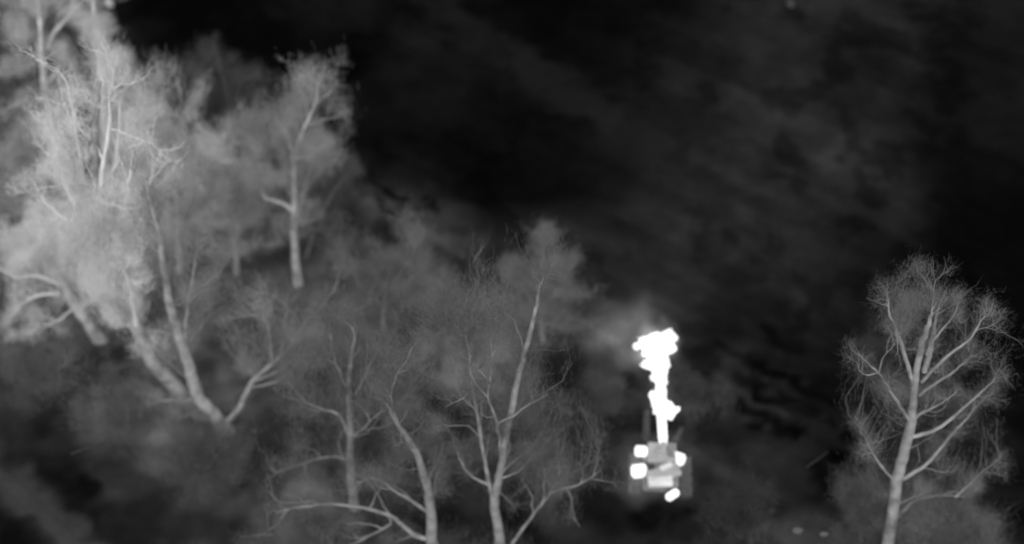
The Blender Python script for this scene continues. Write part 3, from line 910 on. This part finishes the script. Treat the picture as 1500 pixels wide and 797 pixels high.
# ------------------------------------------------------------------ muzzle flash (flame), gun smoke and added glow
FLASH = glow('muzzle_flame', 1.0)
mz = robot.matrix_basis @ b1
flash_spec = [  # px, py, radius px
    (970, 602, 12), (968, 592, 14), (974, 599, 12), (984, 600, 9), (991, 600, 6), (965, 586, 12), (967, 572, 11), (966, 560, 12), (965, 548, 12),
    (968, 538, 13), (968, 526, 14), (971, 514, 15), (975, 503, 14), (978, 495, 11), (962, 520, 14), (955, 512, 14), (948, 505, 12),
    (942, 500, 9), (935, 505, 6), (930, 506, 4), (950, 532, 8), (943, 536, 6), (956, 526, 9), (960, 500, 13), (969, 497, 12), (981, 508, 9),
    (976, 532, 9), (963, 553, 11), (970, 566, 10), (984, 492, 6), (957, 580, 7)]
bm = bmesh.new()
for i, (px, py, r) in enumerate(flash_spec):
    zz = mz.z + .05 * math.sin(i * 2.1) + max(0, (560 - py)) * .004
    c = on_ground(px, py, zz)
    m = (Vector((0, 0, CAM_H)) - c).length / F
    res = bmesh.ops.create_icosphere(bm, subdivisions=3, radius=1)
    q = np.random.default_rng(i + 3); k = q.normal(size=(3, 3)) * 2; ph = q.random(3) * 6
    for v in res['verts']:
        f = .82 + sum(.13 * math.sin(v.co.dot(Vector(k[j])) * 2.2 + ph[j]) for j in range(3))
        v.co = Vector((v.co.x, v.co.y * 1.2, v.co.z)) * (f * r * m) + (c - mz)
fo = mesh_bm('muzzle_flash', bm, FLASH, smooth=True)
fo.location = mz
rm = fo.modifiers.new('merge', 'REMESH'); rm.mode = 'VOXEL'; rm.voxel_size = .035; rm.use_smooth_shade = True
tx = bpy.data.textures.new('flame_noise', 'CLOUDS'); tx.noise_scale = .16; tx.noise_depth = 3
dm = fo.modifiers.new('ragged', 'DISPLACE'); dm.texture = tx; dm.strength = .34; dm.mid_level = .56; dm.texture_coords = 'LOCAL'
sm = fo.modifiers.new('soften', 'SMOOTH'); sm.factor = .5; sm.iterations = 2
set_props(fo, 'long ragged white-hot muzzle flash streaming from the robot gun', 'flame')

def smoke(name, label, px, py, rx, ry, zc, dens, emis, seed):
    c = on_ground(px, py, zc)
    m = (Vector((0, 0, CAM_H)) - c).length / F
    bm = bmesh.new(); bmesh.ops.create_icosphere(bm, subdivisions=4, radius=1)
    mt = bpy.data.materials.new(name); mt.use_nodes = True
    t = mt.node_tree; t.nodes.clear()
    out = t.nodes.new('ShaderNodeOutputMaterial')
    vol = t.nodes.new('ShaderNodeVolumePrincipled')
    vol.inputs['Color'].default_value = (.8, .8, .8, 1)
    vol.inputs['Emission Color'].default_value = (1, 1, 1, 1)
    tc = t.nodes.new('ShaderNodeTexCoord')
    ln = t.nodes.new('ShaderNodeVectorMath'); ln.operation = 'LENGTH'
    mr = t.nodes.new('ShaderNodeMapRange'); mr.interpolation_type = 'SMOOTHSTEP'
    mr.inputs['From Min'].default_value = .80; mr.inputs['From Max'].default_value = .05
    nz = t.nodes.new('ShaderNodeTexNoise'); nz.inputs['Scale'].default_value = 1.7; nz.inputs['Detail'].default_value = 4
    nz.noise_dimensions = '4D'; nz.inputs['W'].default_value = seed
    nr = t.nodes.new('ShaderNodeMapRange'); nr.inputs['From Min'].default_value = .35; nr.inputs['From Max'].default_value = .7
    mu = t.nodes.new('ShaderNodeMath'); mu.operation = 'MULTIPLY'
    md = t.nodes.new('ShaderNodeMath'); md.operation = 'MULTIPLY'; md.inputs[1].default_value = dens
    me_ = t.nodes.new('ShaderNodeMath'); me_.operation = 'MULTIPLY'; me_.inputs[1].default_value = emis
    lk = t.links.new
    wn = t.nodes.new('ShaderNodeTexNoise'); wn.inputs['Scale'].default_value = 2.2; wn.noise_dimensions = '4D'; wn.inputs['W'].default_value = seed + 9
    ws = t.nodes.new('ShaderNodeVectorMath'); ws.operation = 'MULTIPLY_ADD'
    ws.inputs[1].default_value = (1.1, 1.1, 1.1); ws.inputs[2].default_value = (-.55, -.55, -.55)
    wa = t.nodes.new('ShaderNodeVectorMath'); wa.operation = 'ADD'
    lk(tc.outputs['Object'], wn.inputs['Vector']); lk(wn.outputs['Color'], ws.inputs[0])
    lk(tc.outputs['Object'], wa.inputs[0]); lk(ws.outputs[0], wa.inputs[1])
    lk(wa.outputs[0], ln.inputs[0]); lk(ln.outputs['Value'], mr.inputs['Value'])
    lk(tc.outputs['Object'], nz.inputs['Vector']); lk(nz.outputs['Fac'], nr.inputs['Value'])
    lk(mr.outputs[0], mu.inputs[0]); lk(nr.outputs[0], mu.inputs[1])
    lk(mu.outputs[0], md.inputs[0]); lk(mu.outputs[0], me_.inputs[0])
    lk(md.outputs[0], vol.inputs['Density']); lk(me_.outputs[0], vol.inputs['Emission Strength'])
    lk(vol.outputs[0], out.inputs['Volume'])
    o = mesh_bm(name, bm, mt)
    o.location = c
    o.scale = (rx * m, .5 * (rx + ry) * m, ry * m / CP * .8)
    set_props(o, label, 'smoke', kind='stuff')
smoke('smoke_glow', 'glowing grey gun smoke drifting left of the far end of the flash', 925, 488, 110, 80, 1.7, .08, .13, 1.0)
smoke('smoke_glow', 'brightest gun smoke and added bloom wrapped tightly round the head of the flash', 962, 506, 62, 64, 1.5, .10, .34, 2.0)  # stronger emission puts the bloom of the flash into the smoke
smoke('smoke_glow', 'narrow glowing veil added as bloom along the middle of the flash', 968, 570, 34, 70, 1.1, .06, .14, 3.0)  # emissive volume imitating the bloom beside the flame column
smoke('smoke_glow', 'thin glowing haze added as a grey halo low around the robot', 958, 692, 96, 84, .6, .05, .11, 4.0)  # emissive volume put in for the grey halo about the hull
